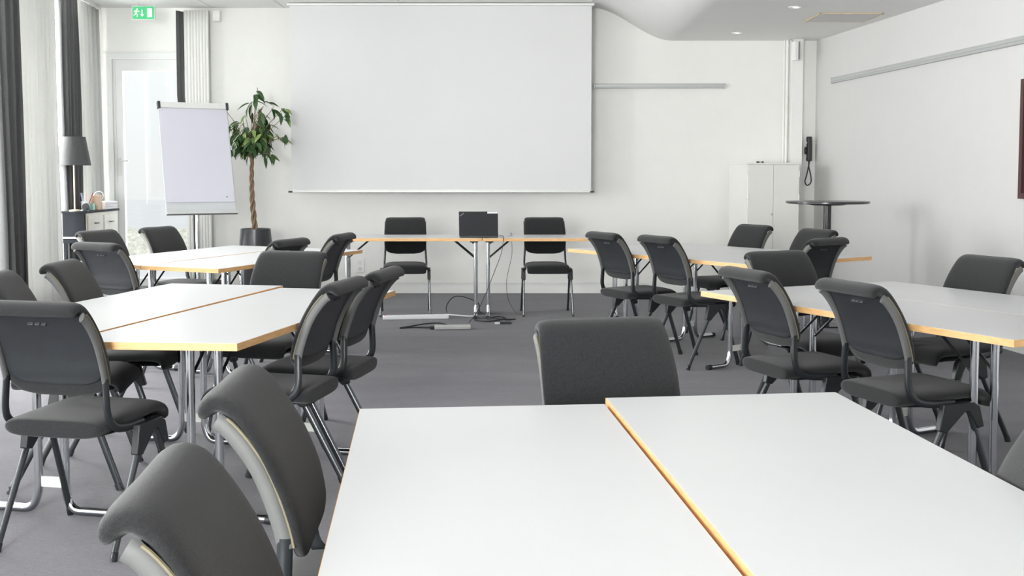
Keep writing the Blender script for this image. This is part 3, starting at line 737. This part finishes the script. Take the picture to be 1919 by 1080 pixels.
for x in (cx0+.005, cx1-.035):
    for y in (cy0+.005, cy1-.035): cb('leg', (x, y, 0), (x+.03, y+.03, .64), M_console)

lx, ly = -4.165, 10.42
t = thing('table_lamp', 'table lamp with tapered grey shade on the console', 'lamp', (lx, ly, ct))
b = nb(); lathe(b, [(.055, 0), (.055, .012), (.012, .02)], 24); obj('base', b, M_brass, t)
b = nb(); tube(b, [(0, 0, .015), (0, 0, .56)], .0075, 10); obj('stem', b, M_brass, t)
b = nb(); lathe(b, [(.158, .435), (.112, .705), (.110, .705), (.156, .435)], 40, cap=False); obj('lamp_shade', b, M_shade, t)
b = nb(); tube(b, [(-.112, 0, .70), (.112, 0, .70)], .003, 6); tube(b, [(0, -.112, .70), (0, .112, .70)], .003, 6); tube(b, [(0, 0, .56), (0, 0, .70)], .004, 6); obj('shade_holder', b, M_brass, t)
b = nb(); lathe(b, [(.012, .545), (.03, .60), (.03, .63), (.012, .66)], 16); obj('bulb', b, M_paper, t)

t = thing('pen_holder', 'clear pen holder with pens behind the lamp stem on the console', 'pen holder', (-4.135, 10.60, ct))
b = nb(); lathe(b, [(.035, 0), (.04, .09), (.037, .09), (.032, .004)], 20, cap=False); obj('cup', b, M_paper, t)
for i, (dx, dy, m_) in enumerate(((.07, .02, M_red), (-.05, .02, M_blue), (.03, -.03, M_peach), (-.02, -.03, M_blue))):
    b = nb(); tube(b, [(dx*.2, dy*.2, .004), (dx, dy, .17)], .004, 6); obj('pen', b, m_, t)
def small(name, label, cat, a, c, m_):
    b = nb(); box(b, a, c); o = obj(name, b, m_, smooth=False, bevel=0.004); tag(o, label, cat); return o
small('card_box', 'peach card box on the console behind the mint box', 'box', (-4.13, 10.74, ct), (-4.06, 10.83, ct+.145), M_peach)
small('mint_box', 'small mint box on the console', 'box', (-4.115, 10.64, ct), (-4.075, 10.70, ct+.065), M_teal)
t = thing('tape_dispenser', 'small black tape dispenser at the console corner', 'tape dispenser', (-4.052, 10.425, ct))
b = nb(); box(b, (-.022, -.03, 0), (.012, .03, .022)); obj('foot', b, M_black, t, smooth=False, bevel=.003)
b = nb(); lathe(b, [(.012, -.012), (.036, -.012), (.036, .012), (.012, .012)], 22, Matrix.Translation((-.005, 0, .040)) @ Matrix.Rotation(R(90), 4, 'X')); obj('tape_roll', b, M_black, t)
small('white_card', 'small white card at the front corner of the console', 'card', (-4.105, 10.40, ct), (-4.082, 10.44, ct+.012), M_paper)
for i in range(3):
    small('paper_stack', ['white paper stack on the console, lowest layer', 'white paper stack on the console, middle layer', 'white paper stack on the console, top layer'][i], 'paper',
          (-4.21+.004*i, 10.86+.006*i, ct+.0005+.026*i), (-4.045+.004*i, 11.22-.01*i, ct+.026+.026*i), M_paper)
t = thing('desk_fan', 'small white desk fan behind the papers on the console', 'fan', (-4.125, 10.92, ct+.079))
Mf = Matrix.Translation((0, 0, .055)) @ Matrix.Rotation(R(72), 4, 'X')
b = nb()
for k in range(24): tube(b, [Mf @ Vector((.048*math.cos(2*PI*k/24), .048*math.sin(2*PI*k/24), 0)), Mf @ Vector((.048*math.cos(2*PI*(k+1)/24), .048*math.sin(2*PI*(k+1)/24), 0))], .004, 6)
obj('ring', b, M_alu_w, t)
b = nb(); lathe(b, [(.011, -.01), (.011, .014)], 14, Mf); obj('hub', b, M_darkplastic, t)
for k in range(3):
    b = nb(); box(b, (.008, -.010, -.001), (.042, .010, .001), Mf @ Matrix.Rotation(k*2*PI/3, 4, 'Z') @ Matrix.Rotation(R(20), 4, 'X')); obj('blade', b, M_greyplate, t, smooth=False)
b = nb(); lathe(b, [(.035, 0), (.035, .006), (.006, .010)], 18); obj('stand', b, M_alu_w, t)

# ------------------------------------------------------------------ exit sign, small wall things, ceiling fittings
t = thing('exit_sign', 'green emergency exit sign hanging from the ceiling', 'exit sign', (-3.735, 11.2, 2.93))
b = nb(); box(b, (-.110, 0, -.064), (.110, .018, .064)); obj('panel', b, M_green, t, smooth=False)
b = nb(); box(b, (-.113, -.001, .064), (.113, .02, .070)); box(b, (-.113, -.001, -.068), (.113, .02, -.064)); box(b, (-.114, -.001, -.068), (-.110, .02, .070)); box(b, (.110, -.001, -.068), (.114, .02, .070)); obj('frame', b, M_alu, t, smooth=False)
b = nb(); box(b, (.040, -.002, -.044), (.088, 0, .044)); obj('door_symbol', b, M_sign, t, smooth=False)
def bar(bm, x0, z0, x1, z1, w_):
    d_ = Vector((x1-x0, 0, z1-z0)); n_ = Vector((-d_.z, 0, d_.x)).normalized()*w_/2; A = Vector((x0, -.001, z0)); B_ = Vector((x1, -.001, z1))
    q = [A+n_, B_+n_, B_-n_, A-n_]; lo_ = [bm.verts.new(v+Vector((0, .001, 0))) for v in q]; hi_ = [bm.verts.new(v-Vector((0, .0015, 0))) for v in q]
    bm.faces.new(lo_); bm.faces.new(hi_[::-1])
    for i in range(4): bm.faces.new([lo_[i], lo_[(i+1)%4], hi_[(i+1)%4], hi_[i]])
b = nb()   # running figure
lathe(b, [(.0085, -.002), (.0085, .001)], 12, Matrix.Translation((-.062, -.001, .036)) @ Matrix.Rotation(R(90), 4, 'X'))
bar(b, -.066, .026, -.074, -.002, .013); bar(b, -.074, 0, -.060, -.016, .008); bar(b, -.060, -.016, -.064, -.040, .008); bar(b, -.074, 0, -.084, -.020, .008); bar(b, -.084, -.020, -.098, -.024, .008)
bar(b, -.066, .022, -.050, .010, .006); bar(b, -.050, .010, -.040, .018, .006); bar(b, -.068, .022, -.086, .018, .006); bar(b, -.086, .018, -.092, .004, .006)
obj('running_figure', b, M_sign, t, smooth=False)
b = nb(); bar(b, -.012, 0.03, -.012, -.03, .010); bar(b, -.012, -.034, -.026, -.014, .009); bar(b, -.012, -.034, .002, -.014, .009); obj('arrow', b, M_sign, t, smooth=False)
b = nb(); tube(b, [(-.07, .009, .07), (-.07, .009, .149)], .003, 6); tube(b, [(.07, .009, .07), (.07, .009, .149)], .003, 6); obj('hanger', b, M_alu_w, t)

t = thing('wall_speaker', 'small beige speaker box high on the front wall beside the curtain', 'speaker', (-3.165, FW, 2.985))
b = nb(); box(b, (-.042, -.06, -.055), (.042, 0, .06)); obj('housing', b, M_cab, t, smooth=False, bevel=.004)
b = nb(); box(b, (-.032, -.063, -.045), (.032, -.06, .02)); obj('grille', b, M_trim, t, smooth=False)
t = thing('wall_speaker', 'slim white bracketed speaker at the top of the corner column', 'speaker', (3.02, FW-.13, 2.60))
b = nb(); box(b, (-.055, -.10, -.10), (-.012, -.02, .10), Matrix.Rotation(R(12), 4, 'Z')); obj('housing', b, M_trim, t, smooth=False, bevel=.006)
b = nb(); box(b, (-.012, -.095, -.095), (-.003, -.025, .095), Matrix.Rotation(R(12), 4, 'Z')); obj('grille', b, M_darkplastic, t, smooth=False)
b = nb(); tube(b, [(-.03, -.03, .08), (-.05, -.01, .128), (-.06, .0, .13)], .007, 8); obj('bracket', b, M_alu, t)
t = thing('wall_socket', 'white double wall socket low on the front wall left of the front table', 'socket', (-1.655, FW, .30))
b = nb(); box(b, (-.045, -.010, -.075), (.045, 0, .075)); obj('plate', b, M_trim, t, smooth=False, bevel=.003)
for z in (-.035, .035):
    b = nb(); lathe(b, [(.022, .0095), (.022, .012), (.018, .0122), (.017, .0105)], 14, Matrix.Translation((0, 0, z)) @ Matrix.Rotation(R(90), 4, 'X')); obj('socket', b, M_alu_w, t)

for lab, x, y in (('small ceiling spotlight nearer the front wall, above the cabinet', 2.285, 11.2), ('small ceiling spotlight left of the ceiling hatch', 2.43, 9.48)):
    t = thing('ceiling_spotlight', lab, 'light', (x, y, ceil_z(x)), 0, 'recessed ceiling spotlights')
    b = nb(); lathe(b, [(.062, -.001), (.062, -.006), (.045, -.008), (.043, -.001)], 28, cap=False); obj('ring', b, M_trim, t)
    b = nb(); lathe(b, [(.022, -.0045), (.022, -.002)], 20); obj('lens', b, M_lampglow, t)
t = thing('ceiling_hatch', 'square hatch panel in the lower ceiling by the right wall', 'hatch', (3.02, 10.1, 2.73))
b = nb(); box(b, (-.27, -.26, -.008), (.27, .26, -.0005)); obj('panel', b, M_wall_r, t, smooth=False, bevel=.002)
b = nb(); box(b, (-.28, -.27, -.010), (.28, -.262, -.0005)); box(b, (-.28, .262, -.010), (.28, .27, -.0005)); box(b, (-.28, -.27, -.010), (-.272, .27, -.0005)); box(b, (.272, -.27, -.010), (.28, .27, -.0005)); obj('rim', b, M_tan, t, smooth=False)
t = thing('ceiling_grille', 'tan ceiling grille above the projection screen', 'grille', (.57, 11.05, 3.08))
b = nb(); box(b, (-.22, -.12, -.010), (.22, .12, -.0005)); obj('frame', b, M_trim, t, smooth=False, bevel=.002)
for i in range(6):
    b = nb(); box(b, (-.12, -.09+.033*i, -.016), (.12, -.07+.033*i, -.010)); obj('slat', b, M_tan, t, smooth=False)
for lab, x in (('tiny ceiling sensor above the left half of the screen', -1.16), ('tiny ceiling sensor above the right edge of the screen', .82)):
    b = nb(); lathe(b, [(.022, 0), (.020, -.012), (.008, -.022), (.001, -.023)], 18); o = obj('ceiling_sensor', b, M_alu, loc=(x, 11.3, ceil_z(x))); tag(o, lab, 'sensor', 'ceiling sensors')

# wall telephone
yp = FW
t = thing('wall_telephone', 'black wall telephone with hanging cord loop in the right corner', 'telephone', (3.205, yp, 1.55))
b = nb(); box(b, (-.020, -.06, -.065), (.028, 0, .075)); obj('base', b, M_black, t, smooth=False, bevel=.006)
b = nb(); box(b, (-.030, -.105, -.11), (.016, -.055, .145)); box(b, (-.034, -.09, -.115), (.020, -.04, -.065)); box(b, (-.034, -.09, .095), (.020, -.04, .15)); obj('handset', b, M_darkplastic, t, smooth=False, bevel=.010)
b = nb(); lathe(b, [(.040, -.05), (.040, -.02)], 24, Matrix.Translation((-.022, -.035, .0)) @ Matrix.Rotation(R(90), 4, 'Y') @ Matrix.Translation((0, 0, .03))); obj('dial_ring', b, M_black, t)
b = nb(); pts = []
loop = smooth_path([(0, -.06, -.11), (0, -.03, -.165), (-.018, -.03, -.26), (-.036, -.03, -.335), (-.01, -.03, -.375), (.028, -.03, -.34), (.024, -.03, -.26), (.003, -.03, -.175), (.0, -.03, -.07)], 7)
tube(b, loop, .0065, 8); obj('cord', b, M_black, t)

# white cabinet in the corner
t = thing('white_cabinet', 'low white two-door cabinet in the far right corner', 'cabinet', (2.405, 11.22, 0), R(9))
b = nb(); box(b, (0, 0, .06), (.56, .50, 1.395)); box(b, (.02, .02, 0), (.54, .48, .06)); obj('body', b, M_cab, t, smooth=False)
b = nb(); box(b, (-.006, -.022, 1.395), (.566, .50, 1.412)); obj('top', b, M_cab, t, smooth=False, bevel=.002)
for x0, x1, hxx, kx in ((.003, .278, .003, .262), (.282, .557, .557, None)):
    b = nb(); box(b, (x0, -.020, .065), (x1, -.001, 1.390)); dr = obj('door', b, M_cab, t, smooth=False, bevel=.0015)
    for z in (.45, 1.06, 1.30):
        b = nb(); tube(b, [(hxx, -.022, z-.03), (hxx, -.022, z+.03)], .006, 8); obj('hinge', b, M_alu, dr)
    if kx:
        b = nb(); lathe(b, [(.010, 0), (.010, .012), (.006, .018)], 12, Matrix.Translation((kx, -.020, .885)) @ Matrix.Rotation(R(90), 4, 'X')); obj('knob', b, M_alu, dr)
t = thing('clicker', 'small black remote with pale centre on top of the white cabinet', 'remote', (2.56, 11.32, 1.4125))
b = nb(); box(b, (-.036, -.015, 0), (.036, .015, .016)); obj('body', b, M_black, t, smooth=False, bevel=.003)
b = nb(); box(b, (-.010, -.0165, .004), (.012, -.015, .014)); obj('display', b, M_alu_w, t, smooth=False)

# round high table
t = thing('high_table', 'round black high table in front of the right wall', 'table', (2.71, 9.4, 0))
b = nb(); lathe(b, [(.335, 1.044), (.350, 1.050), (.350, 1.063), (.345, 1.066)], 56); obj('top', b, M_hightop, t)
b = nb(); lathe(b, [(.13, 1.030), (.21, 1.047)], 32); obj('mounting_plate', b, M_black, t)
b = nb(); lathe(b, [(.034, .02), (.034, 1.032)], 24); obj('pedestal', b, M_hightop, t)
b = nb(); lathe(b, [(.24, 0), (.24, .012), (.06, .024), (.036, .03)], 40); obj('base', b, M_hightop, t)

# dark framed picture at the right edge
y0, y1 = 7.93, 6.9
A = Vector((rwx(y0), y0, 0)); B_ = Vector((rwx(y1), y1, 0)); L = (B_-A).length
t = thing('framed_picture', 'dark red framed picture cut by the right edge of the view', 'picture', (A.x, A.y, 1.55), math.atan2(B_.y-A.y, B_.x-A.x))
b = nb()
for (x0, x1, z0, z1) in ((0, L, .39, .43), (0, L, -.43, -.39), (0, .04, -.39, .39), (L-.04, L, -.39, .39)): box(b, (x0, -.03, z0), (x1, 0, z1))
obj('frame', b, M_frame_red, t, smooth=False)
b = nb(); box(b, (.04, -.012, -.39), (L-.04, -.002, .39)); obj('picture', b, M_screenglass, t, smooth=False)
